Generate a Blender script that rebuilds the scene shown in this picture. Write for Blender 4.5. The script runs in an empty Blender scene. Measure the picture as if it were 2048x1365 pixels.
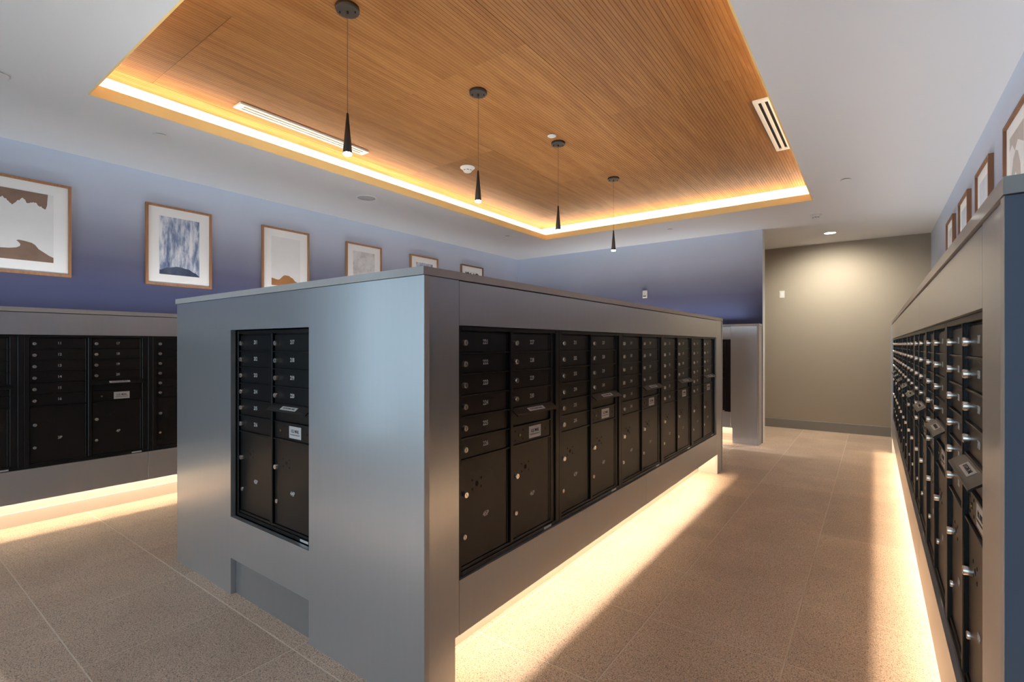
import bpy, math, random
from mathutils import Vector

random.seed(7)
SC = bpy.context.scene
COL = SC.collection
R = math.radians

# ---------------------------------------------------------------- camera
cam_d = bpy.data.cameras.new('camera')
cam = bpy.data.objects.new('camera', cam_d)
COL.objects.link(cam)
cam.location = (0, 0, 1.393)
cam.rotation_euler = (R(90), 0, R(36.26))
cam_d.sensor_width = 36
cam_d.lens = 986 / 2048 * 36
cam_d.shift_y = 7.8 / 2048
cam_d.clip_start = 0.02
SC.camera = cam

# ---------------------------------------------------------------- light and exposure
SC.view_settings.view_transform = 'Standard'
SC.view_settings.look = 'None'
SC.view_settings.gamma = 1
SC.view_settings.use_curve_mapping = False
SC.view_settings.exposure = 0.0
WORLD = 3.7
LED_C = (1.0, 0.80, 0.56)
COVE_W = 10.0       # per metre
TOE_W = 5.2        # per metre
PENDANT_W = 340.0
FILL_W = 1.9         # per metre, fill strips added on the cabinet tops
FILL_C = (.96, .98, 1.0)

w = bpy.data.worlds.new('overcast_sky')
SC.world = w
w.use_nodes = True
bg = w.node_tree.nodes['Background']
bg.inputs['Color'].default_value = (0.68, 0.85, 1.0, 1)
bg.inputs['Strength'].default_value = WORLD


def light(name, kind, loc, rot, power, color, **kw):
    d = bpy.data.lights.new(name, kind)
    d.energy = power
    d.color = color
    for k, v in kw.items():
        setattr(d, k, v)
    o = bpy.data.objects.new(name, d)
    o.location = loc
    o.rotation_euler = rot
    COL.objects.link(o)
    return o


def strip_light(name, p0, p1, wid, rot, per_m, spread=R(180)):
    a, b = Vector(p0), Vector(p1)
    L = (b - a).length
    o = light(name, 'AREA', (a + b) / 2, rot, per_m * L, LED_C, shape='RECTANGLE', size=wid, size_y=L)
    o.data.spread = spread
    return o


# room numbers (metres)
XL, XR, YB, YF, ZC = -5.53, 0.675, -3.2, 9.4, 3.03
TX0, TX1, TY0, TY1 = -4.14, -0.55, 0.955, 6.515     # opening of the ceiling tray
CX0, CX1, CY0, CY1 = -4.42, -0.27, 0.675, 6.835     # cove behind the lip
ZLIP, ZW = 3.105, 3.30
FX = -1.357      # island long face
LX = -5.13       # left bank face
RX = 0.19        # right bank face
FY = 7.51        # far bank face

# cove led runs, hidden on the ledge behind the lip
zc = ZLIP + 0.02
strip_light('cove_led_run', (CX0 + .12, CY0 + .1, zc), (CX0 + .12, CY1 - .1, zc), .02, (R(180), 0, 0), COVE_W)
strip_light('cove_led_run', (CX1 - .12, CY0 + .1, zc), (CX1 - .12, CY1 - .1, zc), .02, (R(180), 0, 0), COVE_W)
strip_light('cove_led_run', (CX0 + .1, CY0 + .12, zc), (CX1 - .1, CY0 + .12, zc), .02, (R(180), 0, R(90)), COVE_W)
strip_light('cove_led_run', (CX0 + .1, CY1 - .12, zc), (CX1 - .1, CY1 - .12, zc), .02, (R(180), 0, R(90)), COVE_W)
# toe-space led runs, hidden behind the lower panels
strip_light('toe_led_run', (FX - .115, 1.48, .31), (FX - .115, 5.58, .31), .028, (0, 0, 0), TOE_W)
strip_light('toe_led_run', (LX - .115, -.05, .31), (LX - .115, 7.3, .31), .028, (0, 0, 0), TOE_W)
strip_light('toe_led_run', (RX + .115, 1.44, .31), (RX + .115, 8.0, .31), .028, (0, 0, 0), TOE_W)
strip_light('toe_led_run', (-5.0, FY + .115, .31), (-1.64, FY + .115, .31), .028, (0, 0, R(90)), TOE_W)
# fill strips added on the cabinet tops to brighten the ceiling and walls
for p0, p1, tilt, rz_, k_ in (((LX - .045, -.1, 1.690), (LX - .045, 7.2, 1.690), R(-38), 0, .85),
                              ((RX + .05, 1.35, 1.715), (RX + .05, 8.05, 1.715), R(25), 0, 1.2),
                              ((-5.0, FY + .05, 1.715), (-1.45, FY + .05, 1.715), R(8), R(90), 1.3)):
    o = strip_light('uplight_run', p0, p1, .02, (R(180), tilt, rz_), FILL_W * k_, R(140))
    o.data.color = FILL_C
# daylight windows: portals guide the sky through the glass
WIN = {'left': (-3.05, -1.45, .03, 2.85), 'back': (-5.2, -.6, .03, 2.85)}
for nm, loc, rot, sx, sy in (
        ('window_portal', (XL - .02, -2.25, 1.44), (0, R(-90), 0), 2.82, 1.6),
        ('window_portal', (-2.9, YB - .02, 1.44), (R(90), 0, R(0)), 4.6, 2.82)):
    o = light(nm, 'AREA', loc, rot, 1, (1, 1, 1), shape='RECTANGLE', size=sx, size_y=sy)
    o.data.cycles.is_portal = True

# ---------------------------------------------------------------- materials
def nt(name):
    m = bpy.data.materials.new(name)
    m.use_nodes = True
    t = m.node_tree
    return m, t, t.nodes['Principled BSDF']


def setp(b, **kw):
    for k, v in kw.items():
        b.inputs[k].default_value = v


def node(t, typ, **kw):
    n = t.nodes.new(typ)
    for k, v in kw.items():
        if k.startswith('i_'):
            n.inputs[int(k[2:])].default_value = v
        else:
            setattr(n, k, v)
    return n


def plain(name, col, rough=.5, metal=0.0, spec=.5, bump=0, scale=200):
    m, t, b = nt(name)
    setp(b, **{'Base Color': (*col, 1), 'Roughness': rough, 'Metallic': metal, 'Specular IOR Level': spec})
    if bump:
        tc = node(t, 'ShaderNodeTexCoord')
        n = node(t, 'ShaderNodeTexNoise')
        n.inputs['Scale'].default_value = scale
        n.inputs['Detail'].default_value = 3
        bp = node(t, 'ShaderNodeBump')
        bp.inputs['Strength'].default_value = bump
        bp.inputs['Distance'].default_value = .002
        t.links.new(tc.outputs['Object'], n.inputs['Vector'])
        t.links.new(n.outputs['Fac'], bp.inputs['Height'])
        t.links.new(bp.outputs['Normal'], b.inputs['Normal'])
    return m


def ramp(t, stops, interp='LINEAR'):
    r = node(t, 'ShaderNodeValToRGB')
    r.color_ramp.interpolation = interp
    e = r.color_ramp.elements
    e[0].position, e[0].color = stops[0][0], (*stops[0][1], 1)
    e[1].position, e[1].color = stops[-1][0], (*stops[-1][1], 1)
    for p, c in stops[1:-1]:
        x = e.new(p)
        x.color = (*c, 1)
    return r


M = {}
M['ceiling'] = plain('white_ceiling_paint', (.77, .775, .78), .9, bump=.05, scale=90)
M['taupe'] = plain('taupe_wall_paint', (.36, .31, .245), .75, bump=.05, scale=150)
M['white'] = plain('white_plastic', (.72, .71, .67), .4)
M['whitepaint'] = plain('white_trim_paint', (.78, .77, .75), .6)
M['ventpaint'] = plain('cream_vent_paint', (.55, .52, .47), .5)
M['lip'] = plain('warm_maple_lip', (.96, .69, .29), .6)  # warm glow of the cove LEDs painted into the lip colour
M['base'] = plain('grey_baseboard_paint', (.24, .225, .20), .45)
M['kick'] = plain('pale_kick_paint', (.62, .58, .52), .5)
M['chrome'] = plain('chrome_lock', (.84, .81, .77), .28, 1.0)
M['brass'] = plain('brass_cylinder', (.72, .56, .28), .3, 1.0)
M['slot'] = plain('dark_keyway', (.01, .01, .01), .6)
M['hole'] = plain('black_hole', (.004, .004, .004), .8)
M['engrave'] = plain('pale_engraved_number', (.58, .57, .55), .6)
M['label'] = plain('silver_label', (.62, .60, .58), .45)
M['ink'] = plain('black_print', (.015, .015, .015), .7)
M['bronze'] = plain('dark_bronze_metal', (.028, .020, .014), .5, .3)
M['cord'] = plain('dark_cord', (.10, .05, .03), .6)
M['mat'] = plain('white_picture_mat', (.90, .90, .89), .8)
M['alu'] = plain('dark_window_frame', (.05, .05, .055), .4, .7)
M['duct'] = plain('dark_duct', (.012, .009, .006), .8)
M['grout'] = plain('pale_grout', (.86, .72, .58), .85)


def black_powder():
    m, t, b = nt('black_powder_coat')
    setp(b, **{'Base Color': (.0060, .0057, .0056, 1), 'Roughness': .33, 'Specular IOR Level': .42})
    tc = node(t, 'ShaderNodeTexCoord')
    n = node(t, 'ShaderNodeTexNoise')
    n.inputs['Scale'].default_value = 330
    n.inputs['Detail'].default_value = 2
    bp = node(t, 'ShaderNodeBump')
    bp.inputs['Strength'].default_value = .45
    bp.inputs['Distance'].default_value = .0015
    t.links.new(tc.outputs['Object'], n.inputs['Vector'])
    t.links.new(n.outputs['Fac'], bp.inputs['Height'])
    t.links.new(bp.outputs['Normal'], b.inputs['Normal'])
    return m


M['black'] = black_powder()


def laminate(name, col, metal, rough):
    m, t, b = nt(name)
    setp(b, **{'Metallic': metal, 'Specular IOR Level': .5, 'Coat Weight': .35, 'Coat Roughness': .13})
    tc = node(t, 'ShaderNodeTexCoord')
    mp = node(t, 'ShaderNodeMapping')
    mp.inputs['Scale'].default_value = (14, 14, 1.2)
    n = node(t, 'ShaderNodeTexNoise')
    n.inputs['Scale'].default_value = 3
    n.inputs['Detail'].default_value = 4
    r = ramp(t, [(.3, tuple(c * .985 for c in col)), (.7, tuple(c * 1.015 for c in col))])
    mr = node(t, 'ShaderNodeMapRange')
    mr.inputs['To Min'].default_value = rough - .012
    mr.inputs['To Max'].default_value = rough + .012
    t.links.new(tc.outputs['Object'], mp.inputs['Vector'])
    t.links.new(mp.outputs['Vector'], n.inputs['Vector'])
    t.links.new(n.outputs['Fac'], r.inputs['Fac'])
    t.links.new(r.outputs['Color'], b.inputs['Base Color'])
    t.links.new(n.outputs['Fac'], mr.inputs['Value'])
    t.links.new(mr.outputs['Result'], b.inputs['Roughness'])
    return m


M['lam'] = laminate('grey_metallic_laminate', (.53, .545, .565), .68, .31)
M['band'] = laminate('pale_edge_band', (.52, .50, .48), .15, .4)
M['navy'] = laminate('navy_grey_laminate', (.22, .26, .34), .4, .3)  # same grey laminate, with the dark wall's reflection painted into its colour
M['kickplate'] = laminate('dark_kick_plate', (.38, .39, .40), .55, .16)
M['edge'] = laminate('grey_laminate_edge', (.46, .45, .44), 0.0, .65)


def ombre():
    m, t, b = nt('ombre_wallcovering')
    g = node(t, 'ShaderNodeNewGeometry')
    s = node(t, 'ShaderNodeSeparateXYZ')
    n = node(t, 'ShaderNodeTexNoise')
    n.inputs['Scale'].default_value = 1.3
    a = node(t, 'ShaderNodeMath', operation='MULTIPLY_ADD')
    a.inputs[1].default_value = .12
    mr = node(t, 'ShaderNodeMapRange')
    mr.inputs['From Min'].default_value = 1.66
    mr.inputs['From Max'].default_value = 3.06
    r = ramp(t, [(0, (.052, .062, .138)), (.20, (.062, .072, .150)), (.38, (.115, .118, .195)),
                 (.56, (.245, .26, .345)), (.75, (.44, .48, .595)), (1, (.62, .69, .82))])
    t.links.new(g.outputs['Position'], s.inputs[0])
    t.links.new(g.outputs['Position'], n.inputs['Vector'])
    t.links.new(n.outputs['Fac'], a.inputs[0])
    t.links.new(s.outputs['Z'], a.inputs[2])
    t.links.new(a.outputs[0], mr.inputs['Value'])
    t.links.new(mr.outputs['Result'], r.inputs['Fac'])
    t.links.new(r.outputs['Color'], b.inputs['Base Color'])
    # fine woven relief
    wv = node(t, 'ShaderNodeTexNoise')
    wv.inputs['Scale'].default_value = 260
    bp = node(t, 'ShaderNodeBump')
    bp.inputs['Strength'].default_value = .06
    bp.inputs['Distance'].default_value = .002
    t.links.new(g.outputs['Position'], wv.inputs['Vector'])
    t.links.new(wv.outputs['Fac'], bp.inputs['Height'])
    t.links.new(bp.outputs['Normal'], b.inputs['Normal'])
    setp(b, **{'Roughness': .7, 'Specular IOR Level': .3})
    return m


M['ombre'] = ombre()


def wood(name, c0, c1, axis='Y', tone=.16, scale=1.0, rough=.5):
    """oak veneer; grain runs along the given world axis; tone varies per object"""
    m, t, b = nt(name)
    g = node(t, 'ShaderNodeNewGeometry')
    oi = node(t, 'ShaderNodeObjectInfo')
    mp = node(t, 'ShaderNodeMapping')
    s = {'X': (.5, 7, 7), 'Y': (7, .5, 7), 'Z': (7, 7, .5)}[axis]
    mp.inputs['Scale'].default_value = tuple(v * scale for v in s)
    off = node(t, 'ShaderNodeVectorMath', operation='MULTIPLY_ADD')
    off.inputs[1].default_value = (9, 9, 9)
    n = node(t, 'ShaderNodeTexNoise')
    n.inputs['Scale'].default_value = 1.6
    n.inputs['Detail'].default_value = 6
    n.inputs['Distortion'].default_value = 1.4
    n2 = node(t, 'ShaderNodeTexNoise')
    n2.inputs['Scale'].default_value = 14
    n2.inputs['Detail'].default_value = 3
    mx = node(t, 'ShaderNodeMath', operation='MULTIPLY_ADD')
    mx.inputs[1].default_value = .35
    r = ramp(t, [(.45, c0), (.85, c1)])
    hv = node(t, 'ShaderNodeHueSaturation')
    tv = node(t, 'ShaderNodeMapRange')
    tv.inputs['To Min'].default_value = 1 - tone
    tv.inputs['To Max'].default_value = 1 + tone * .5
    t.links.new(oi.outputs['Random'], off.inputs[0])
    t.links.new(g.outputs['Position'], off.inputs[2])
    t.links.new(off.outputs[0], mp.inputs['Vector'])
    t.links.new(mp.outputs['Vector'], n.inputs['Vector'])
    t.links.new(mp.outputs['Vector'], n2.inputs['Vector'])
    t.links.new(n2.outputs['Fac'], mx.inputs[0])
    t.links.new(n.outputs['Fac'], mx.inputs[2])
    t.links.new(mx.outputs[0], r.inputs['Fac'])
    t.links.new(r.outputs['Color'], hv.inputs['Color'])
    t.links.new(oi.outputs['Random'], tv.inputs['Value'])
    t.links.new(tv.outputs['Result'], hv.inputs['Value'])
    t.links.new(hv.outputs['Color'], b.inputs['Base Color'])
    setp(b, **{'Roughness': rough, 'Specular IOR Level': .08})
    return m


M['oak'] = wood('oak_ceiling_veneer', (.163, .064, .018), (.230, .105, .034))
M['framewood'] = wood('oak_picture_frame', (.30, .150, .080), (.42, .225, .125), 'Z', .1, 3)
M['walnut'] = wood('walnut_picture_frame', (.17, .085, .05), (.25, .13, .075), 'Z', .1, 3)


def tile_mat():
    m, t, b = nt('exposed_aggregate_tile')
    g = node(t, 'ShaderNodeNewGeometry')
    oi = node(t, 'ShaderNodeObjectInfo')
    n = node(t, 'ShaderNodeTexNoise')
    n.inputs['Scale'].default_value = 2.2
    n.inputs['Detail'].default_value = 5
    r = ramp(t, [(.3, (.66, .475, .345)), (.7, (.80, .59, .435))])
    fine = node(t, 'ShaderNodeTexNoise')
    fine.inputs['Scale'].default_value = 150
    fine.inputs['Detail'].default_value = 4
    fr = ramp(t, [(.35, (.68, .66, .64)), (.65, (1.22, 1.22, 1.22))])
    mul = node(t, 'ShaderNodeMixRGB', blend_type='MULTIPLY')
    mul.inputs[0].default_value = 1
    t.links.new(g.outputs['Position'], n.inputs['Vector'])
    t.links.new(g.outputs['Position'], fine.inputs['Vector'])
    t.links.new(n.outputs['Fac'], r.inputs['Fac'])
    t.links.new(fine.outputs['Fac'], fr.inputs['Fac'])
    t.links.new(r.outputs['Color'], mul.inputs[1])
    t.links.new(fr.outputs['Color'], mul.inputs[2])
    last = mul.outputs[0]
    # stone chips: two sizes of voronoi cells, coloured at random
    for sc, thr, dark in ((105, .27, True), (175, .30, True), (240, .32, True), (75, .20, False), (130, .24, False)):
        v = node(t, 'ShaderNodeTexVoronoi')
        v.inputs['Scale'].default_value = sc
        t.links.new(g.outputs['Position'], v.inputs['Vector'])
        sx = node(t, 'ShaderNodeSeparateColor')
        t.links.new(v.outputs['Color'], sx.inputs[0])
        keep = node(t, 'ShaderNodeMath', operation='GREATER_THAN')
        keep.inputs[1].default_value = .62
        t.links.new(sx.outputs[0], keep.inputs[0])
        inside = node(t, 'ShaderNodeMath', operation='LESS_THAN')
        inside.inputs[1].default_value = thr
        t.links.new(v.outputs['Distance'], inside.inputs[0])
        f = node(t, 'ShaderNodeMath', operation='MULTIPLY')
        t.links.new(keep.outputs[0], f.inputs[0])
        t.links.new(inside.outputs[0], f.inputs[1])
        cr = ramp(t, [(0, (.17, .12, .09)), (.55, (.26, .14, .09)), (1, (.10, .085, .085))] if dark
                  else [(0, (.52, .42, .33)), (.6, (.60, .52, .44)), (1, (.34, .17, .10))])
        t.links.new(sx.outputs[1], cr.inputs['Fac'])
        mm = node(t, 'ShaderNodeMixRGB')
        t.links.new(f.outputs[0], mm.inputs[0])
        t.links.new(last, mm.inputs[1])
        t.links.new(cr.outputs['Color'], mm.inputs[2])
        last = mm.outputs[0]
    hv = node(t, 'ShaderNodeHueSaturation')
    tv = node(t, 'ShaderNodeMapRange')
    tv.inputs['To Min'].default_value = .93
    tv.inputs['To Max'].default_value = 1.07
    t.links.new(oi.outputs['Random'], tv.inputs['Value'])
    t.links.new(tv.outputs['Result'], hv.inputs['Value'])
    t.links.new(last, hv.inputs['Color'])
    t.links.new(hv.outputs['Color'], b.inputs['Base Color'])
    setp(b, **{'Roughness': .42, 'Specular IOR Level': .5})
    bp = node(t, 'ShaderNodeBump')
    bp.inputs['Strength'].default_value = .15
    bp.inputs['Distance'].default_value = .001
    t.links.new(fine.outputs['Fac'], bp.inputs['Height'])
    t.links.new(bp.outputs['Normal'], b.inputs['Normal'])
    return m


M['tile'] = tile_mat()


def print_mat(name, stops, scale, stretch=(1, 1, 1), detail=6, dist=0.0):
    m, t, b = nt(name)
    tc = node(t, 'ShaderNodeTexCoord')
    mp = node(t, 'ShaderNodeMapping')
    mp.inputs['Scale'].default_value = stretch
    n = node(t, 'ShaderNodeTexNoise')
    n.inputs['Scale'].default_value = scale
    n.inputs['Detail'].default_value = detail
    n.inputs['Roughness'].default_value = .65
    n.inputs['Distortion'].default_value = dist
    r = ramp(t, stops)
    t.links.new(tc.outputs['Object'], mp.inputs['Vector'])
    t.links.new(mp.outputs['Vector'], n.inputs['Vector'])
    t.links.new(n.outputs['Fac'], r.inputs['Fac'])
    t.links.new(r.outputs['Color'], b.inputs['Base Color'])
    setp(b, Roughness=.8)
    return m


M['p_grey'] = print_mat('pale_grey_print', [(.3, (.76, .76, .75)), (.7, (.83, .83, .82))], 3)
M['p_blue'] = print_mat('blue_brush_print', [(.34, (.075, .10, .20)), (.45, (.22, .28, .42)), (.54, (.55, .59, .68)), (.62, (.80, .81, .83))],
                        7, (2.3, 1.0, .50), 9, .15)
M['p_mist'] = print_mat('grey_mist_print', [(.36, (.42, .42, .43)), (.52, (.66, .66, .66)), (.66, (.75, .75, .75))], 6, detail=8)
M['p_wash'] = print_mat('pale_blue_wash_print', [(.35, (.50, .58, .68)), (.6, (.68, .73, .76))], 5, (1, 3, .5))
M['p_brown'] = print_mat('brown_paint', [(.3, (.20, .125, .09)), (.7, (.27, .175, .125))], 5)
M['p_rust'] = print_mat('rust_paint', [(.3, (.34, .145, .045)), (.7, (.42, .19, .07))], 5)
M['p_navy'] = print_mat('slate_paint', [(.3, (.025, .04, .08)), (.7, (.10, .13, .19))], 8)
M['p_black'] = print_mat('black_olive_paint', [(.3, (.02, .022, .015)), (.7, (.10, .10, .07))], 12)
M['p_taupe'] = print_mat('pale_taupe_paint', [(.3, (.42, .38, .36)), (.7, (.52, .47, .44))], 5)


def emit(name, col, s):
    m = bpy.data.materials.new(name)
    m.use_nodes = True
    t = m.node_tree
    t.nodes.clear()
    e = node(t, 'ShaderNodeEmission')
    e.inputs[0].default_value = (*col, 1)
    e.inputs[1].default_value = s
    o = node(t, 'ShaderNodeOutputMaterial')
    t.links.new(e.outputs[0], o.inputs[0])
    return m


M['lens'] = emit('lit_pendant_lens', (1, .92, .80), 45)
M['downlens'] = emit('lit_downlight_lens', (1, .98, .90), 30)


def glass():
    m = bpy.data.materials.new('clear_window_glass')
    m.use_nodes = True
    t = m.node_tree
    t.nodes.clear()
    tr = node(t, 'ShaderNodeBsdfTransparent')
    tr.inputs[0].default_value = (.92, .95, .95, 1)
    gl = node(t, 'ShaderNodeBsdfGlossy')
    gl.inputs['Roughness'].default_value = .02
    fr = node(t, 'ShaderNodeFresnel')
    mx = node(t, 'ShaderNodeMixShader')
    o = node(t, 'ShaderNodeOutputMaterial')
    t.links.new(fr.outputs[0], mx.inputs[0])
    t.links.new(tr.outputs[0], mx.inputs[1])
    t.links.new(gl.outputs[0], mx.inputs[2])
    t.links.new(mx.outputs[0], o.inputs[0])
    return m


M['glass'] = glass()

# ---------------------------------------------------------------- mesh helpers
class MB:
    def __init__(self):
        self.v, self.f, self.mi, self.sm = [], [], [], []

    def add(self, vs, fs, mi=0, smooth=False):
        o = len(self.v)
        self.v += [tuple(p) for p in vs]
        for q in fs:
            self.f.append(tuple(i + o for i in q))
            self.mi.append(mi)
            self.sm.append(smooth)
        return self

    def box(self, x0, x1, y0, y1, z0, z1, mi=0):
        vs = [(x, y, z) for z in (z0, z1) for y in (y0, y1) for x in (x0, x1)]
        return self.add(vs, [(0, 2, 3, 1), (4, 5, 7, 6), (0, 1, 5, 4), (2, 6, 7, 3), (0, 4, 6, 2), (1, 3, 7, 5)], mi)

    def bevbox(self, x0, x1, y0, y1, z0, z1, b=.002, mi=0):
        """box whose -y face has a chamfered rim"""
        vs = [(x0, y1, z0), (x1, y1, z0), (x1, y1, z1), (x0, y1, z1),
              (x0, y0 + b, z0), (x1, y0 + b, z0), (x1, y0 + b, z1), (x0, y0 + b, z1),
              (x0 + b, y0, z0 + b), (x1 - b, y0, z0 + b), (x1 - b, y0, z1 - b), (x0 + b, y0, z1 - b)]
        fs = [(3, 2, 1, 0), (8, 9, 10, 11)]
        for i in range(4):
            j = (i + 1) % 4
            fs += [(i, j, 4 + j, 4 + i), (4 + i, 4 + j, 8 + j, 8 + i)]
        return self.add(vs, fs, mi)

    def lathe(self, prof, n=20, axis='z', c=(0, 0, 0), mi=0, smooth=True, caps=True):
        """prof: (radius, height) pairs; axis z or y (y: height runs along -y)"""
        vs, fs = [], []
        for r, h in prof:
            for k in range(n):
                a = 2 * math.pi * k / n
                if axis == 'z':
                    vs.append((c[0] + r * math.cos(a), c[1] + r * math.sin(a), c[2] + h))
                else:
                    vs.append((c[0] + r * math.cos(a), c[1] - h, c[2] + r * math.sin(a)))
        for i in range(len(prof) - 1):
            for k in range(n):
                k2 = (k + 1) % n
                fs.append((i * n + k, i * n + k2, (i + 1) * n + k2, (i + 1) * n + k))
        self.add(vs, fs, mi, smooth)
        if caps:
            L = len(prof) - 1
            self.add(vs[:n], [tuple(range(n))[::-1]], mi)
            self.add(vs[L * n:], [tuple(range(n))], mi)
        return self

    def prism(self, poly, x0, x1, mi=0):
        """polygon in (y,z), extruded along x"""
        n = len(poly)
        vs = [(x0, y, z) for y, z in poly] + [(x1, y, z) for y, z in poly]
        fs = [tuple(range(n)), tuple(range(n, 2 * n))[::-1]]
        fs += [(i, i + n, (i + 1) % n + n, (i + 1) % n) for i in range(n)]
        return self.add(vs, fs, mi)

    def mesh(self, name, *mats):
        me = bpy.data.meshes.new(name)
        me.from_pydata(self.v, [], self.f)
        for m in mats:
            me.materials.append(m)
        me.polygons.foreach_set('material_index', self.mi)
        me.polygons.foreach_set('use_smooth', self.sm)
        import bmesh
        bm = bmesh.new()
        bm.from_mesh(me)
        bmesh.ops.recalc_face_normals(bm, faces=bm.faces)
        bm.to_mesh(me)
        bm.free()
        me.update()
        return me


def link(name, me, parent=None, loc=(0, 0, 0), rot=None, label=None):
    o = bpy.data.objects.new(name, me)
    COL.objects.link(o)
    if parent:
        o.parent = parent
    o.location = loc
    if rot:
        o.rotation_euler = rot
    if label:
        o['label'] = label
    return o


def part(name, mb, mat, parent, loc=(0, 0, 0), label=None):
    return link(name, mb.mesh(name, mat), parent, loc, None, label)


def thing(name, label, cat, loc=(0, 0, 0), rz=0, group=None):
    o = bpy.data.objects.new(name, None)
    COL.objects.link(o)
    o.location = loc
    o.rotation_euler = (0, 0, rz)
    o.empty_display_size = .1
    o['label'] = label
    o['category'] = cat
    if group:
        o['group'] = group
    return o


def struct(name, mb, *mats, parent=None):
    o = link(name, mb.mesh(name, *mats), parent)
    if not parent:
        o['kind'] = 'structure'
    return o


TXT = {}


def text_mesh(s, size, mat, depth=.0008, sx=.86):
    key = (s, size, mat.name)
    if key in TXT:
        return TXT[key]
    c = bpy.data.curves.new('lettering', 'FONT')
    c.body = s
    c.size = size
    c.extrude = depth / 2
    c.offset = size * .018
    c.align_x = 'CENTER'
    c.align_y = 'CENTER'
    c.resolution_u = 2
    o = bpy.data.objects.new('lettering', c)
    me = bpy.data.meshes.new_from_object(o)
    bpy.data.objects.remove(o)
    bpy.data.curves.remove(c)
    for v in me.vertices:           # stand it upright facing -y
        x, y, z = v.co
        v.co = (x * sx, -z, y)
    me.materials.clear()
    me.materials.append(mat)
    me.name = 'lettering'
    TXT[key] = me
    return me


# ---------------------------------------------------------------- room shell
flr = MB().box(XL - .1, XR + .1, YB - .1, YF + .1, -.12, -.0011)
floor = struct('floor', flr, M['grout'])
P = .6096
tile_me = None
xs = [-.315 + P * k for k in range(-9, 3)]
ys = [1.225 + P * k for k in range(-8, 15)]
tile_full = MB()
g_ = .0024
bb = .0012
hx = P - 2 * g_
tile_full.add([(0, 0, -.0035), (hx, 0, -.0035), (hx, hx, -.0035), (0, hx, -.0035),
               (0, 0, -bb), (hx, 0, -bb), (hx, hx, -bb), (0, hx, -bb),
               (bb, bb, 0), (hx - bb, bb, 0), (hx - bb, hx - bb, 0), (bb, hx - bb, 0)],
              [(8, 9, 10, 11)] + [q for i in range(4) for q in ((i, (i + 1) % 4, 4 + (i + 1) % 4, 4 + i),
                                                               (4 + i, 4 + (i + 1) % 4, 8 + (i + 1) % 4, 8 + i))])
tile_me = tile_full.mesh('floor_tile', M['tile'])
for x in xs:
    for y in ys:
        x1, y1 = x + P, y + P
        # tiles wholly beneath the island, behind the banks or outside the room are left to the slab
        if x1 < XL or x > XR or y1 < YB or y > YF:
            continue
        if x > FX - .25 and x1 < FX - .2:
            continue
        if x > -3.4 and x1 < -1.6 and y > 1.3 and y1 < 5.7:
            continue
        cx0, cx1 = max(x, XL), min(x1, XR)
        cy0, cy1 = max(y, YB), min(y1, YF)
        o = link('floor_tile', tile_me, floor, (cx0 + g_, cy0 + g_, 0))
        o.scale = ((cx1 - cx0) / P, (cy1 - cy0) / P, 1)

# ceiling: flat soffit with the tray opening, lip, ledge and cove back
cl = MB()
cl.box(XL - .1, TX0, YB - .1, YF + .1, ZC, ZLIP)
cl.box(TX1, XR + .1, YB - .1, YF + .1, ZC, ZLIP)
cl.box(TX0, TX1, YB - .1, TY0, ZC, ZLIP)
cl.box(TX0, TX1, TY1, YF + .1, ZC, ZLIP)
cl.box(XL - .1, CX0, YB - .1, YF + .1, ZLIP, ZW + .1)
cl.box(CX1, XR + .1, YB - .1, YF + .1, ZLIP, ZW + .1)
cl.box(CX0, CX1, YB - .1, CY0, ZLIP, ZW + .1)
cl.box(CX0, CX1, CY1, YF + .1, ZLIP, ZW + .1)
cl.box(CX0, CX1, CY0, CY1, ZW + .03, ZW + .1)
ceiling = struct('ceiling', cl, M['ceiling'])
lt = .012
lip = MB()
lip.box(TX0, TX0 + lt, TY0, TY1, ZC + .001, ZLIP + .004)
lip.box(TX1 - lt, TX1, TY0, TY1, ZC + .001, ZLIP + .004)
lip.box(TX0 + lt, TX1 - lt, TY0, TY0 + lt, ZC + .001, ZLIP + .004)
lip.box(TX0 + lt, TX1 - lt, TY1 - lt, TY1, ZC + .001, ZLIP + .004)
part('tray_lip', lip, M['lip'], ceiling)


def beaded_panel(x0, x1, y0, y1):
    """beadboard sheet seen from below: v-grooves every inch along y"""
    p = .0254
    n = max(1, round((x1 - x0) / p))
    p = (x1 - x0) / n
    prof = []
    for k in range(n):
        a = k * p
        prof += [(a + .0013, 0), (a + p - .0013, 0), (a + p, .0022)]
    prof = [(0, .0022)] + prof
    L = y1 - y0
    vs = [(x, 0, z) for x, z in prof] + [(x, L, z) for x, z in prof]
    m = len(prof)
    fs = [(i, i + 1, m + i + 1, m + i) for i in range(m - 1)]
    b = MB().add(vs, fs)
    W = x1 - x0
    t_ = .018
    b.add([(0, 0, 0.0022), (W, 0, 0.0022), (W, L, 0.0022), (0, L, 0.0022), (0, 0, t_), (W, 0, t_), (W, L, t_), (0, L, t_)],
          [(0, 1, 5, 4), (1, 2, 6, 5), (2, 3, 7, 6), (3, 0, 4, 7), (4, 5, 6, 7)])
    me = b.mesh('wood_panel', M['oak'])
    return link('wood_panel', me, ceiling, (x0, y0, ZW))


gx = [CX0, -4.235, -3.005, -1.775, -.545, CX1]
sy = [[2.57, 5.01], [1.345, 3.785, 6.225], [2.57, 5.01], [1.345, 3.785, 6.225], [2.57, 5.01]]
for i in range(5):
    cuts = [CY0] + sy[i] + [CY1]
    for a, b_ in zip(cuts, cuts[1:]):
        beaded_panel(gx[i] + .0012, gx[i + 1] - .0012, a + .0012, b_ - .0012)

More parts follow.
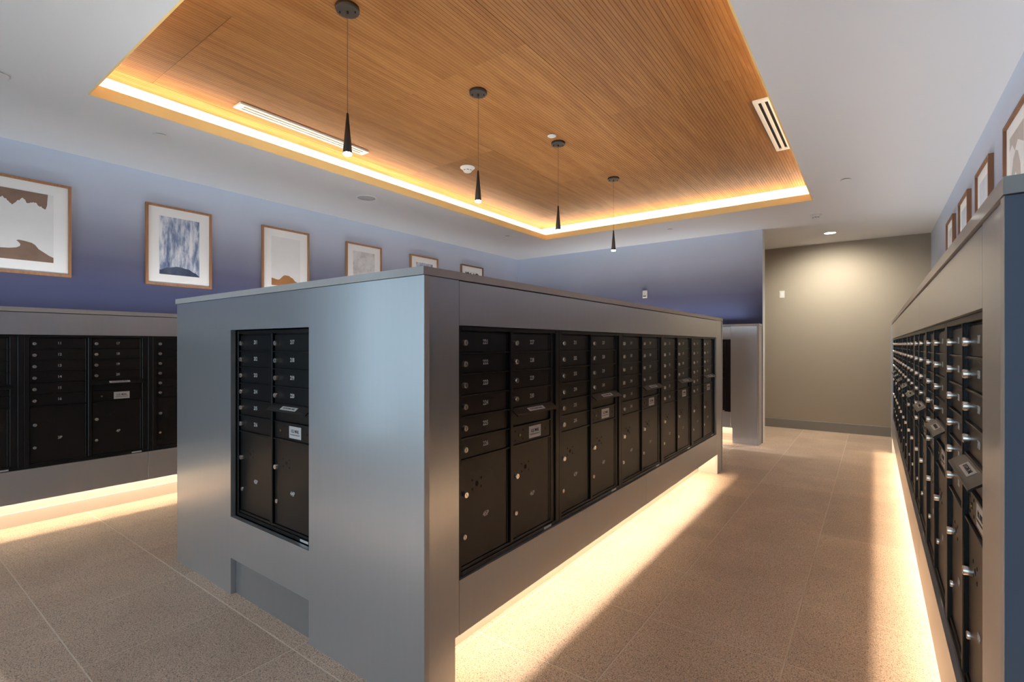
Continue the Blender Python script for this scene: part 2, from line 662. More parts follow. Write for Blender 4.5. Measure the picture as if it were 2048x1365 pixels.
# walls
wl = MB()
wy0, wy1, wz0, wz1 = WIN['left']
wl.box(XL - .1, XL, wy1, YF + .1, 0, ZC).box(XL - .1, XL, YB - .1, wy0, 0, ZC)
wl.box(XL - .1, XL, wy0, wy1, 0, wz0).box(XL - .1, XL, wy0, wy1, wz1, ZC)
struct('wall_left', wl, M['ombre'])
struct('wall_right', MB().box(XR, XR + .1, YB - .1, YF + .1, 0, ZC), M['ombre'])
wb = MB()
bx0, bx1, bz0, bz1 = WIN['back']
wb.box(XL, bx0, YB - .1, YB, 0, ZC).box(bx1, XR, YB - .1, YB, 0, ZC)
wb.box(bx0, bx1, YB - .1, YB, 0, bz0).box(bx0, bx1, YB - .1, YB, bz1, ZC)
struct('wall_back', wb, M['taupe'])
struct('wall_far', MB().box(XL, XR, YF, YF + .1, 0, ZC), M['taupe'])
# blue partition above the far bank, taupe on its end
wp = MB().box(XL, -1.268, 7.72, 7.725, 0, ZC, 0).box(XL, -1.266, 7.725, 7.9, 0, ZC, 1)
struct('wall_partition', wp, M['ombre'], M['whitepaint'])
bb_ = MB().box(-5.5, XR, YF - .014, YF, 0, .145)
bb_.add([(-5.5, YF - .014, .145), (XR, YF - .014, .145), (XR, YF, .152), (-5.5, YF, .152)], [(0, 1, 2, 3)])
struct('baseboard_far', bb_, M['base'])
struct('baseboard_right', MB().box(XR - .014, XR, 8.22, YF - .014, 0, .15), M['base'])

# windows behind the camera (source of the daylight)
def window(name, horiz, a0, a1, z0, z1, pos, n):
    root = bpy.data.objects.new(name, None)
    COL.objects.link(root)
    root['kind'] = 'structure'
    def bx(m, a, b, z, zz, t0, t1):
        if horiz:
            m.box(a, b, pos + t0, pos + t1, z, zz)
        else:
            m.box(pos + t0, pos + t1, a, b, z, zz)
    f = MB()
    d0, d1 = -.08, -.02
    bx(f, a0, a1, z0, z0 + .07, d0, d1)
    bx(f, a0, a1, z1 - .07, z1, d0, d1)
    st = (a1 - a0) / n
    for k in range(n + 1):
        c = a0 + st * k
        bx(f, max(a0, c - .03), min(a1, c + .03), z0 + .07, z1 - .07, d0, d1)
    part('window_frame', f, M['alu'], root)
    for k in range(n):
        p_ = MB()
        bx(p_, a0 + st * k + .03, a0 + st * (k + 1) - .03, z0 + .07, z1 - .07, -.054, -.046)
        part('pane', p_, M['glass'], root)


window('window_1', False, wy0, wy1, wz0, wz1, XL, 2)
window('window_2', True, bx0, bx1, bz0, bz1, YB, 3)

# ---------------------------------------------------------------- mailbox cabinets
ZT, ZB, ZO0, ZO1, ZK = 1.688, 1.655, .436, 1.472, .212
TH = .018
G = .0012


def cabinet(name, label, cat='mailbox cabinet'):
    return thing(name, label, cat)


# --- island
isl = cabinet('mailbox_island', 'grey laminate mailbox island standing in the middle of the room')
IX0, IY0, IY1 = -3.632, 1.29, 5.795
ox0, ox1 = -2.893, -2.118
zt0 = .204
cap = MB().box(IX0 - .012, FX + .007, IY0 - .006, IY1 + .006, ZB + .002, ZT)
part('top_cap', cap, M['edge'], isl)
# front slab with mailbox opening and toe notch (25 mm thick)
ft = .026
xe = FX + .004
fs_ = MB()
# front skin drawn as quads so the face reads as one sheet
def holed(m, x0, x1, y, flip=False):
    X = [x0, ox0, ox1, x1]
    Z = [0, zt0, ZO0 - .002, ZO1 + .004, ZB]
    vs = [(x, y, z) for z in Z for x in X]
    fs = []
    for j in range(4):
        for i in range(3):
            if i == 1 and j in (0, 2):
                continue
            fs.append((j * 4 + i, j * 4 + i + 1, (j + 1) * 4 + i + 1, (j + 1) * 4 + i))
    m.add(vs, fs)
    return vs
va = holed(fs_, IX0, xe, IY0)
vb = holed(fs_, IX0, xe, IY0 + ft)
def wall_q(a, b):
    fs_.add([(a[0], IY0, a[1]), (b[0], IY0, b[1]), (b[0], IY0 + ft, b[1]), (a[0], IY0 + ft, a[1])], [(0, 1, 2, 3)])
za, zb_ = ZO0 - .002, ZO1 + .004
for a, b in (((IX0, 0), (IX0, ZB)), ((xe, 0), (xe, ZB)), ((IX0, ZB), (xe, ZB)), ((ox0, za), (ox0, zb_)), ((ox1, za), (ox1, zb_)),
             ((ox0, za), (ox1, za)), ((ox0, zb_), (ox1, zb_)), ((ox0, 0), (ox0, zt0)), ((ox1, 0), (ox1, zt0)), ((ox0, zt0), (ox1, zt0)),
             ((IX0, 0), (ox0, 0)), ((ox1, 0), (xe, 0))):
    wall_q(a, b)
me = fs_.mesh('end_panel', M['lam'])
import bmesh
bm = bmesh.new(); bm.from_mesh(me)
bmesh.ops.remove_doubles(bm, verts=bm.verts, dist=.0001)
bmesh.ops.recalc_face_normals(bm, faces=bm.faces)
bm.to_mesh(me); bm.free()
link('end_panel', me, isl)
part('toe_kick', MB().box(ox0 - .03, ox1 + .03, IY0 + ft + .0005, IY0 + ft + .014, 0, zt0 + .03), M['kickplate'], isl)
part('end_panel', MB().box(IX0, xe, IY1 - ft, IY1, 0, ZB), M['lam'], isl)


def long_face(root, axis, face, sgn, a0, a1, o0, o1, splits_low, splits_top, back, leg0, leg1, kick_mat, base=True):
    """panels of a long mailbox face.
    axis 'Y': face at x=face, runs along y; sgn = direction of the outward normal.
    a0..a1 whole run between end slabs, o0..o1 mailbox opening, leg0/leg1 inner edges of the legs at the toe space"""
    def bx(m, a, b, d0, d1, z0, z1):
        p, q = sorted((face - sgn * d0, face - sgn * d1))
        if axis == 'Y':
            m.box(p, q, a, b, z0, z1)
        else:
            m.box(a, b, p, q, z0, z1)
        return m
    c = MB()
    bx(c, a0, leg0, 0, TH, 0, ZK)
    bx(c, a0, o0 - G, 0, TH, ZK, ZB)
    part('corner_panel', c, M['lam'], root)
    c = MB()
    bx(c, leg1, a1, 0, TH, 0, ZK)
    bx(c, o1 + G, a1, 0, TH, ZK, ZB)
    part('corner_panel', c, M['lam'], root)
    cuts = [o0] + splits_low + [o1]
    for a, b in zip(cuts, cuts[1:]):
        part('lower_panel', bx(MB(), a + G, b - G, 0, TH, ZK, ZO0 - .002), M['lam'], root)
    cuts = [o0] + splits_top + [o1]
    for a, b in zip(cuts, cuts[1:]):
        part('top_rail', bx(MB(), a + G, b - G, 0, TH, ZO1 + .001, ZB - .003), M['lam'], root)
    k = bx(MB(), a0, a1, back, back + .02, 0, ZO0 - .004)
    bx(k, leg0 - .02, leg0, TH, back, 0, ZO0 - .004)
    bx(k, leg1, leg1 + .02, TH, back, 0, ZO0 - .004)
    part('toe_back', k, kick_mat, root)
    if base:
        part('kick_baseboard', bx(MB(), leg0, leg1, back - .013, back, 0, .105), kick_mat, root)
    s = bx(MB(), leg0 + .03, leg1 - .03, .10, .13, .312, .335)
    part('led_channel', s, M['alu'], root)
    s = bx(MB(), leg0, leg1, TH + .002, back, .415, ZO0 - .004)
    part('cabinet_floor', s, M['kick'], root)


part('edge_band', MB().box(xe + .0002, xe + .0012, IY0 + .001, IY0 + ft, 0, ZB), M['band'], isl)
part('edge_band', MB().box(xe + .0002, xe + .0012, IY1 - ft, IY1 - .001, 0, ZB), M['band'], isl)
long_face(isl, 'Y', FX, 1, IY0 + ft + .005, IY1 - ft - .005, 1.487, 5.545, [3.53], [], .20, 1.464, 5.592, M['kick'], False)
part('side_panel', MB().box(IX0, IX0 + TH, IY0 + ft + .001, IY1 - ft - .001, 0, ZB), M['lam'], isl,
     )

# --- left bank
lb = cabinet('mailbox_cabinet', 'long grey laminate mailbox cabinet against the left blue wall')
LY0, LY1 = -.27, 7.4
part('top_cap', MB().box(XL + .001, LX + .008, LY0 - .006, LY1, ZB - .012, ZT - .012), M['edge'], lb)
part('end_panel', MB().box(XL + .001, LX + .004, LY0, LY0 + ft, 0, ZB - .014), M['lam'], lb)
LO0, LO1 = -.822 + .82, -.002 + .82 * 5
_zb, _zo0, _zo1 = ZB, ZO0, ZO1
ZB, ZO0, ZO1 = 1.641, .459, 1.470
long_face(lb, 'Y', LX, 1, LY0 + ft + .001, LY1, LO0, LO1, [1.6], [], .18, -.05, 4.2, M['kick'])
ZB, ZO0, ZO1 = _zb, _zo0, _zo1

# --- right bank
rb = cabinet('mailbox_cabinet', 'long grey laminate mailbox cabinet against the right blue wall')
RY0, RY1 = 1.21, 8.2
part('top_cap', MB().box(RX - .007, XR - .001, RY0 - .006, RY1 + .004, ZB + .002, ZT), M['edge'], rb)
part('end_panel', MB().box(RX - .004, XR - .001, RY0, RY0 + .03, 0, ZB), M['navy'], rb)
part('edge_band', MB().box(RX - .0052, RX - .0042, RY0 + .001, RY0 + .03, 0, ZB), M['band'], rb)
part('end_panel', MB().box(RX - .004, XR - .001, RY1 - ft, RY1, 0, ZB), M['lam'], rb)
long_face(rb, 'Y', RX, -1, RY0 + .031, RY1 - ft - .001, 1.464, 7.96, [3.3, 5.6], [3.3, 5.6], .20, 1.43, 8.0, M['kick'])

# --- far bank
fb = cabinet('mailbox_cabinet', 'short grey mailbox cabinet below the far blue wall, beyond the island')
part('top_cap', MB().box(-5.12, -1.272, FY - .006, 7.719, ZB + .002, ZT), M['edge'], fb)
part('end_panel', MB().box(-1.303, -1.275, FY - .004, 7.955, 0, ZB), M['edge'], fb)
long_face(fb, 'X', FY, -1, -5.12, -1.304, -2.457, -1.645, [], [], .19, -5.0, -1.62, M['kick'])

part('uplight_channel', MB().box(LX - .07, LX - .02, -.13, 7.23, 1.664, 1.6766), M['alu'], lb)  # housings made for the added fill strips
part('uplight_channel', MB().box(RX + .025, RX + .075, 1.32, 8.08, ZT - .012, ZT + .0006), M['alu'], rb)
part('uplight_channel', MB().box(-5.03, -1.42, FY + .025, FY + .075, ZT - .012, ZT + .0006), M['alu'], fb)
# ---------------------------------------------------------------- mailbox units
UW, UH = .812, 1.036
PITCH = .0895
ROWT = UH - .025


def lock_mesh(L, r=.0125):
    m = MB()
    m.lathe([(r, 0), (r, L - .002), (r - .0015, L)], 18, 'y')
    m.box(-.0011, .0011, -L - .0004, -L + .001, -.006, .006, 1)
    return m.mesh('lock', M['chrome'], M['slot'])


LOCK, LOCK_FLAT = lock_mesh(.016), lock_mesh(.008, .011)
DW = .335


def door_mesh(hh):
    m = MB()
    m.bevbox(0, DW - .014, 0, .008, 0, hh, .0015)
    m.bevbox(DW - .012, DW, -.001, .008, 0, hh, .0012)     # hinge leaf on the right edge
    return m.mesh('door', M['black'])


DOOR = door_mesh(.0835)
PH = ROWT - 6 * PITCH - .035
PDOOR = door_mesh(PH - .003)
SLOTP = MB().bevbox(0, DW, 0, .008, 0, .0835, .0015).mesh('slot_recess', M['black'])
USP = MB().bevbox(0, DW, 0, .008, 0, .0835, .0015).mesh('collection_panel', M['black'])


def holes(cx, cz, r0, dx, dz, r1, extra=()):
    m = MB()
    for x, z, r in [(cx, cz, r0)] + [(cx + a * dx, cz + b * dz, r1) for a in (-1, 1) for b in (-1, 1)] + list(extra):
        m.lathe([(r, 0), (r, .0006)], 12, 'y', (x, 0, z), smooth=False)
        m.lathe([(r + .0014, -.001), (r + .0014, .0004), (r, .0009)], 12, 'y', (x, 0, z), 1, caps=False)
    return m.mesh('lock_cutout', M['hole'], M['black'])


HOLES = holes(.110, 0, .0095, .030, .019, .0050)
USHOLES = holes(.060, 0, .0085, .032, .022, .0046, [(.297, .0, .0044)])
USLOCK = MB().lathe([(.0062, 0), (.0062, .003)], 12, 'y').box(-.0008, .0008, -.0034, -.002, -.004, .004, 1).mesh('lock', M['brass'], M['slot'])

# frame shared by every unit
fm = MB()
fm.box(0, UW, .022, .03, 0, UH)                                   # back plate
fm.bevbox(0, .030, 0, .022, 0, UH, .002)                          # left stile
fm.bevbox(.371, .395, 0, .022, .030, UH - .018, .003)             # mullion
fm.bevbox(.778, UW, 0, .022, 0, UH, .002)                         # right stile
fm.bevbox(.738, .778, .009, .022, 0, UH, .002)                    # inner step of right stile
fm.bevbox(.030, .778, 0, .022, 0, .018, .002)                     # bottom rail
fm.bevbox(.030, .738, .007, .022, .018, .032, .002)               # bottom step
fm.bevbox(.030, .778, 0, .022, UH - .018, UH, .002)               # top rail
for k in range(1, 7):
    z = ROWT - PITCH * k
    fm.bevbox(.032, .368, .004, .022, z - .002, z + .004, .001)
    if k != 5:
        fm.bevbox(.398, .737, .004, .022, z - .002, z + .004, .001)
    else:
        fm.bevbox(.398, .737, .006, .022, z - .002, z + .003, .001)
FRAME = fm.mesh('frame', M['black'])

# sloping hood over the outgoing slot: flange, plate, turned-down lip
hd = MB()
hd.prism([(0, .010), (-.005, .010), (-.008, .004), (-.036, -.016), (-.042, -.0215), (-.042, -.0255), (-.038, -.0255), (-.032, -.018),
          (-.006, -.003), (0, -.003)], -.012, .352)
HOOD = hd.mesh('slot_hood', M['black'])
# label lying on the hood slope
a_ = math.atan2(.020, .028)
HL = MB().box(.105, .245, -.0008, 0, -.0115, .0115).mesh('hood_label', M['label'])
PLATE = MB().bevbox(0, .108, -.0015, 0, 0, .060, .0006).mesh('mail_plate', M['label'])
LINE = MB().box(-.045, .045, -.0006, 0, -.0008, .0008)
LINE.box(-.040, .040, -.0006, 0, -.004, -.0028)
TAG = MB().box(0, .070, -.0008, 0, 0, .012).mesh('maker_sticker', M['label'])


def usmail_mesh():
    t_ = text_mesh('U.S. MAIL', .022, M['ink'], .0006, .80).copy()
    b2 = bmesh.new()
    b2.from_mesh(t_)
    for v in b2.verts:
        v.co.z += .006
    l_ = LINE.mesh('x', M['ink'])
    for v in l_.vertices:
        v.co.z -= .010
    b2.from_mesh(l_)
    b2.to_mesh(t_)
    b2.free()
    return t_


USTXT = usmail_mesh()
OUTTXT = text_mesh('OUTGOING MAIL', .0145, M['ink'], .0005, .95)


def unit(label, loc, rz, first, parcel, scale=(1, 1, 1), detail=True):
    root = thing('mailbox_unit', label, 'mailbox unit', loc, rz, 'black mailbox units')
    root.scale = scale
    link('frame', FRAME, root)
    for col in (0, 1):
        u = .033 if col == 0 else .400
        for r_ in range(6 if col == 0 else 4):
            z = ROWT - PITCH * (r_ + 1) + .0045
            d = link('door', DOOR, root, (u, .0125, z))
            link('lock', LOCK, d, (.024, 0, .040), (0, random.uniform(-.5, .5), 0))
            if first is not None:
                n = first + r_ + (6 if col else 0)
                link('number', text_mesh(str(n), .029, M['engrave']), d, (.168, -.0006, .044))
        p = link('parcel_door', PDOOR, root, (u, .0125, .034))
        zt = PH - .003
        link('lock', LOCK, p, (.026, 0, zt - .140), (0, random.uniform(-.4, .4), 0))
        link('lock', LOCK_FLAT, p, (.026, 0, zt - .318))
        link('lock_cutout', HOLES, p, (0, 0, zt - .112))['kind'] = 'stuff'
        if parcel is not None:
            link('number', text_mesh('%dP' % (parcel + col), .031, M['engrave']), p, (.170, -.0006, zt - .258))
    z5, z6 = ROWT - PITCH * 5 + .0045, ROWT - PITCH * 6 + .0045
    link('slot_recess', SLOTP, root, (.400, .0165, z5))
    h = link('slot_hood', HOOD, root, (.400, .0125, z5 + .078))
    hl = link('hood_label', HL, h, (0, -.0222, -.0058), (-(math.pi / 2 - a_), 0, 0))
    ot = link('hood_lettering', OUTTXT, h, (.175, -.0228, -.0050), (-(math.pi / 2 - a_), 0, 0))
    cp = link('collection_panel', USP, root, (.400, .0125, z6))
    link('lock_cutout', USHOLES, cp, (0, 0, .042))['kind'] = 'stuff'
    link('lock', USLOCK, cp, (.060, -.001, .042))
    link('mail_plate', PLATE, cp, (.140, 0, .012))
    link('mail_lettering', USTXT, cp, (.194, -.0018, .042))
    link('maker_sticker', TAG, root, (.66, -.0002, .003))
    return root


RZ = math.pi / 2
for k in range(5):
    a = 221 + 10 * k
    unit(('nearest', 'second nearest', 'middle', 'second farthest', 'farthest')[k]
         + ' black mailbox unit in the aisle side of the island, boxes %d to %d' % (a, a + 9),
         (FX - .013, 1.487 + UW * k - .001, ZO0), RZ, a, 45 + 2 * k, (1, 1, 1))
unit('black mailbox unit with boxes 211 to 220 set into the near end of the island', (ox0 - .012, IY0 + ft + .006, ZO0), 0, 211, 43)
ords = ['first', 'second', 'third', 'fourth', 'fifth', 'sixth', 'seventh', 'eighth']
for k in range(8):
    # facing this bank, the far end is on the left
    lab = 'nearest' if k == 0 else ('farthest' if k == 7 else '%s nearest' % ords[k])
    unit('%s black mailbox unit in the long cabinet along the right wall' % lab,
         (RX + .013, 1.464 + UW * (k + 1), ZO0), -RZ, 331 - 10 * k, 67 - 2 * k)
for k in range(5):
    a = 1 + 10 * k
    unit(('leftmost', 'second', 'third', 'fourth', 'fifth')[k]
         + ' black mailbox unit in the left wall cabinet, boxes %d to %d' % (a, a + 9),
         (LX - .013, -.002 + .82 * k, .459), RZ, a, 1 + 2 * k, (.82 / UW, 1, .976))
unit('black mailbox unit in the far cabinet, half hidden behind the island', (-2.457, FY + .013, ZO0), 0, None, None)

# ---------------------------------------------------------------- pendants
pc = MB().lathe([(.064, -.001), (.066, -.004), (.066, -.021), (.063, -.024)], 32)
pc.lathe([(.007, -.024), (.007, -.040)], 10, c=(0, 0, 0))
pc.lathe([(.0045, -.024), (.0045, -.036)], 8, c=(-.042, -.012, 0))
pc.lathe([(.0045, -.024), (.0045, -.036)], 8, c=(.042, .012, 0))
CANOPY = pc.mesh('canopy', M['bronze'])
CORD = MB().lathe([(.0016, -.04), (.0016, -.605)], 6).mesh('cord', M['cord'])
CONE = MB().lathe([(.0035, -.598), (.006, -.60), (.0255, -.822), (.024, -.824)], 24).mesh('shade', M['bronze'])
LENS = MB().lathe([(.0235, -.8235), (.0235, -.832), (.019, -.836)], 20).mesh('lens', M['lens'])
for k, (x, y) in enumerate(((-2.395, 1.695), (-2.395, 2.835), (-2.395, 4.0), (-2.395, 5.225))):
    lab = ['nearest', 'second nearest', 'third nearest', 'farthest'][k]
    t_ = thing('pendant_light', '%s slim bronze cone pendant hanging from the oak ceiling' % lab, 'pendant light', (x, y, ZW), 0,
               'cone pendants over the island')
    link('canopy', CANOPY, t_, (0, 0, 0), (0, 0, R(20)))
    link('cord', CORD, t_)
    link('shade', CONE, t_)
    link('lens', LENS, t_)
    L_ = light('pendant_lamp', 'SPOT', (0, 0, -.85), (0, 0, 0), PENDANT_W, (.93, .97, 1.0), spot_size=R(104), spot_blend=.5, shadow_soft_size=.02)
    L_.parent = t_

# ---------------------------------------------------------------- ceiling fittings
def vent(x0, x1, y0, y1, label):
    t_ = thing('air_vent', label, 'air vent', ((x0 + x1) / 2, (y0 + y1) / 2, ZW))
    W, L = x1 - x0, y1 - y0
    f = MB()
    e, ed = .028, .045
    z0, z1 = -.014, .0005
    f.box(-W / 2, -W / 2 + e, -L / 2, L / 2, z0, z1).box(W / 2 - e, W / 2, -L / 2, L / 2, z0, z1)
    f.box(-W / 2 + e, W / 2 - e, -L / 2, -L / 2 + ed, z0, z1).box(-W / 2 + e, W / 2 - e, L / 2 - ed, L / 2, z0, z1)
    part('vent_frame', f, M['ventpaint'], t_)
    part('vent_slat', MB().box(-.011, .011, -L / 2 + ed, L / 2 - ed, z0, z1), M['ventpaint'], t_)
    part('vent_duct', MB().box(-W / 2 + e, W / 2 - e, -L / 2 + ed, L / 2 - ed, -.0015, .0004), M['duct'], t_)


vent(-4.117, -4.0, 1.855, 3.08, 'long white slot air vent in the oak ceiling near the left cove')
vent(-.765, -.635, 4.215, 5.42, 'white slot air vent in the oak ceiling at the right cove')


def smoke(x, y, z, r, label):
    t_ = thing('smoke_detector', label, 'smoke detector', (x, y, z))
    b = MB().lathe([(r, .0), (r, -.008), (r * .92, -.012), (r * .80, -.016), (r * .68, -.030), (r * .66, -.032)], 32)
    part('detector_base', b, M['white'], t_)
    c = MB().lathe([(r * .60, -.030), (r * .60, -.040), (r * .45, -.052), (r * .40, -.053)], 28)
    part('sensor_head', c, M['white'], t_)
    v = MB()
    for k in range(8):
        a = 2 * math.pi * k / 8
        ca, sa = math.cos(a), math.sin(a)
        q = .012
        rr = r * .605
        v.add([(rr * ca - q * -sa * 1, rr * sa - q * ca, -.033), (rr * ca + q * -sa, rr * sa + q * ca, -.033),
               (rr * ca + q * -sa, rr * sa + q * ca, -.039), (rr * ca - q * -sa, rr * sa - q * ca, -.039)], [(0, 1, 2, 3)])
    part('sensor_slot', v, M['hole'], t_)


smoke(-3.515, 3.985, ZW, .078, 'white domed smoke detector on the oak ceiling beside a pendant')
smoke(-.585, 7.26, ZC, .062, 'small white smoke detector on the plaster ceiling near the far passage')


def disc(name, label, cat, x, y, z, r, h, mat=None, ring=True):
    t_ = thing(name, label, cat, (x, y, z))
    part('cover', MB().lathe([(r * .9, -h + .003), (r, -h + .002), (r, -h - .0005), (r * .96, -h - .002)], 32), mat or M['whitepaint'], t_)
    part('collar', MB().lathe([(r * .8, .0), (r * .8, -h + .003)], 24), M['duct'] if h > .006 else M['whitepaint'], t_)


disc('sprinkler_cover', 'round white sprinkler cover on the ceiling above the second left picture', 'sprinkler cover', -4.487, 1.483, ZC, .052, .008)
disc('sprinkler_cover', 'round white sprinkler cover at the upper left corner of the photo', 'sprinkler cover', -4.26, .56, ZC, .052, .008)
disc('sprinkler_cover', 'small round sprinkler cover on the ceiling left of the tray corner', 'sprinkler cover', -4.448, 5.949, ZC, .042, .008)
disc('sprinkler_cover', 'small round sprinkler cover on the ceiling before the far blue wall', 'sprinkler cover', -2.324, 6.95, ZC, .042, .008)
disc('sprinkler_cover', 'round white sprinkler cover on the ceiling right of the tray', 'sprinkler cover', -.22, 5.881, ZC, .043, .008)
disc('sprinkler_cover', 'small round cream cover plate on the oak ceiling by the third pendant', 'sprinkler cover', -2.36, 3.83, ZW, .040, .007, M['white'])
# ceiling speaker
t_ = thing('ceiling_speaker', 'round white flush speaker in the ceiling above the left pictures', 'speaker', (-4.549, 3.465, ZC))
part('speaker_rim', MB().lathe([(.108, 0), (.108, -.003), (.098, -.005), (.096, -.002)], 40, caps=False), M['whitepaint'], t_)
part('speaker_grille', MB().lathe([(.096, 0), (.096, -.003), (.04, -.0045)], 40), plain('grey_speaker_mesh', (.42, .42, .42), .7, bump=.4, scale=500), t_)
# lit downlight
t_ = thing('downlight', 'lit round recessed downlight in the ceiling before the taupe wall', 'downlight', (-.513, 8.548, ZC))
part('trim_ring', MB().lathe([(.088, 0), (.088, -.003), (.072, -.006), (.070, -.001)], 32, caps=False), M['whitepaint'], t_)
part('lens', MB().lathe([(.070, -.001), (.070, -.003)], 32), M['downlens'], t_)
L_ = light('downlight_lamp', 'SPOT', (0, 0, -.02), (R(18), 0, 0), 205, (1, .94, .80), spot_size=R(150), spot_blend=.9, shadow_soft_size=.06)
L_.parent = t_

# ---------------------------------------------------------------- wall plates
t_ = thing('wall_alarm', 'small white alarm plate on the far blue wall above the island', 'alarm', (-2.985, 7.72, 2.213))
part('alarm_body', MB().bevbox(-.036, .036, -.028, 0, -.060, .060, .006), M['white'], t_)
part('alarm_sensor', MB().lathe([(.007, 0), (.007, .002)], 12, 'y', (-.004, -.028, .014)), M['brass'], t_)
g2 = MB()
for k in range(4):
    g2.box(-.022, .022, -.0292, -.0278, -.022 - .007 * k, -.019 - .007 * k)
part('alarm_grille', g2, M['hole'], t_)
t_ = thing('light_switch', 'white light switch plate on the taupe far wall', 'light switch', (-1.246, YF, 2.245))
part('switch_plate', MB().bevbox(-.038, .038, -.007, 0, -.06, .06, .003), M['white'], t_)
part('switch_rocker', MB().bevbox(-.017, .017, -.010, -.006, -.034, .034, .002), M['whitepaint'], t_)

# ---------------------------------------------------------------- framed prints
FWD, FHT, FB, FD = .570, .772, .020, .030


def frame_mesh(mat):
    m = MB()
    w2, h2 = FWD / 2, FHT / 2
    o = [(-w2, -h2), (w2, -h2), (w2, h2), (-w2, h2)]
    i = [(-w2 + FB, -h2 + FB), (w2 - FB, -h2 + FB), (w2 - FB, h2 - FB), (-w2 + FB, h2 - FB)]
    vs = [(x, -FD, z) for x, z in o] + [(x, -FD, z) for x, z in i] + [(x, 0, z) for x, z in o] + [(x, -.010, z) for x, z in i]
    fs = []
    for k in range(4):
        j = (k + 1) % 4
        fs += [(k, j, 4 + j, 4 + k), (k, 8 + k, 8 + j, j), (4 + k, 4 + j, 12 + j, 12 + k)]
    return m.add(vs, fs).mesh('frame', mat)


FR_OAK, FR_WAL = frame_mesh(M['framewood']), frame_mesh(M['walnut'])
MATB = MB().box(-FWD / 2 + FB - .001, FWD / 2 - FB + .001, -.014, -.001, -FHT / 2 + FB - .001, FHT / 2 - FB + .001).mesh('picture_mat', M['mat'])
PW, PHH = .347, .560


def poly_print(pts):
    """flat painted shape, pts in print fractions (0..1)"""
    vs = [((u - .5) * PW, -.0157, (v - .5) * PHH + .004) for u, v in pts]
    m = MB().add(vs, [tuple(range(len(vs)))])
    return m


def hill(f, n=40, u0=0.0, u1=1.0):
    top = [(u0 + (u1 - u0) * k / n, f(u0 + (u1 - u0) * k / n)) for k in range(n + 1)]
    return [(u0, .0), (u1, .0)] + top[::-1]


def picture(label, loc, rz, fmesh, pm, shapes=()):
    t_ = thing('picture_frame', label, 'picture', loc, rz, 'framed prints along the walls')
    link('frame', fmesh, t_)
    link('picture_mat', MATB, t_)
    pr = link('print', MB().box(-PW / 2, PW / 2, -.0152, -.0145, -PHH / 2 + .004, PHH / 2 + .004).mesh('print', pm), t_)
    for pts, m in shapes:
        part('painted_shape', poly_print(pts), m, pr)


def pl(pts):
    def f(u):
        for (a, b), (c, d) in zip(pts, pts[1:]):
            if a <= u <= c:
                s_ = (u - a) / (c - a)
                s_ = s_ * s_ * (3 - 2 * s_)
                return b + (d - b) * s_
        return pts[-1][1]
    return f


rr = random.Random(3)
jag = [rr.uniform(-.018, .018) for _ in range(64)]
top_blotch = [(0, 1), (0, .80)]
bt = pl([(0, .80), (.12, .87), (.3, .78), (.42, .86), (.47, .90), (.55, .82), (.65, .85), (.86, .78)])
for k in range(1, 45):
    u = .86 * k / 44
    top_blotch.append((u, bt(u) + jag[k] * .7))
top_blotch += [(.885, .84), (.90, 1)]
wave = [(0, 0), (1, 0), (1, .075), (.92, .10), (.83, .14), (.74, .18), (.68, .235), (.62, .262), (.5, .278), (.40, .285), (.36, .272), (.40, .252),
        (.43, .225), (.42, .195), (.36, .17), (.25, .155), (.12, .148), (0, .15)]
h3 = pl([(0, .145), (.22, .12), (.46, .225), (.58, .222), (.70, .185), (.85, .11), (1, .04)])
h2 = pl([(0, .07), (.2, .12), (.45, .15), (.7, .125), (.88, .07), (1, .015)])
dome = [(.31 + .21 + .21 * math.cos(math.pi * k / 24), .0 + .30 * math.sin(math.pi * k / 24) ** .8) for k in range(25)]
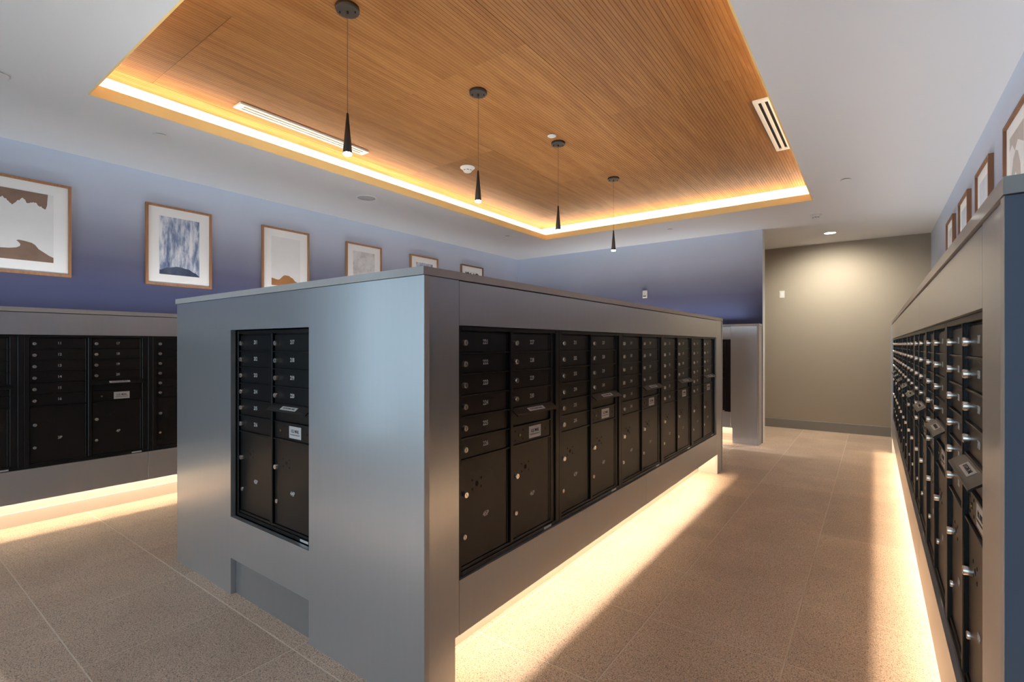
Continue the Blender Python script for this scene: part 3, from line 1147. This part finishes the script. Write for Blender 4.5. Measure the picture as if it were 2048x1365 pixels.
b6 = [(.0, .86), (.0, .98), (.12, .95), (.2, .99), (.3, .93), (.42, .98), (.44, .80), (.3, .84), (.18, .78), (.08, .84)]
b6b = [(.56, .84), (.58, .97), (.7, .93), (.82, .98), (.97, .95), (.99, .80), (.86, .84), (.72, .76), (.62, .82)]
FXW = XL + .0005
pics = [
    (.880, M['p_grey'], [(top_blotch, M['p_brown']), (wave, M['p_brown'])], 'large framed print of brown torn shapes, leftmost on the left wall', FR_OAK),
    (1.983, M['p_blue'], [(hill(h2), M['p_navy'])], 'framed blue brushstroke print with a dark arc, second on the left wall', FR_OAK),
    (3.073, M['p_grey'], [(hill(h3), M['p_rust'])], 'framed print of a rust hill under pale grey, third on the left wall', FR_OAK),
    (4.163, M['p_mist'], [(dome, M['p_rust'])], 'framed grey mist print with a rust dome, fourth on the left wall', FR_OAK),
    (5.262, M['p_blue'], [], 'framed blue brushed print just above the island corner, fifth on the left wall', FR_OAK),
    (6.370, M['p_grey'], [(b6, M['p_black']), (b6b, M['p_black'])], 'dark framed print with black blotches, farthest on the left wall', FR_WAL),
]
for y, pm, sh, lab, fme in pics:
    picture(lab, (FXW, y, 2.352), RZ, fme, pm, sh)
arch = [(.05, 0), (.22, 0), (.24, .3), (.32, .5), (.45, .58), (.58, .5), (.64, .3), (.66, 0), (.85, 0), (.85, .35), (.78, .6), (.62, .76),
        (.45, .8), (.28, .74), (.14, .58), (.06, .34)]
arch2 = [(0, 1), (0, .86), (.2, .9), (.4, .8), (.6, .88), (1, .78), (1, 1)]
for y, pm, sh, lab, fme in (
        (3.985, M['p_grey'], [(arch, M['p_taupe']), (arch2, M['p_taupe'])], 'framed print with a pale taupe arch, nearest on the right wall', FR_WAL),
        (5.03, M['p_wash'], [], 'framed pale blue print, second nearest on the right wall', FR_WAL),
        (6.0, M['p_wash'], [], 'framed pale blue print, third nearest on the right wall', FR_WAL),
        (6.975, M['p_mist'], [], 'framed print farthest along the right wall', FR_WAL)):
    picture(lab, (XR - .0005, y, 2.345), -RZ, fme, pm, sh)
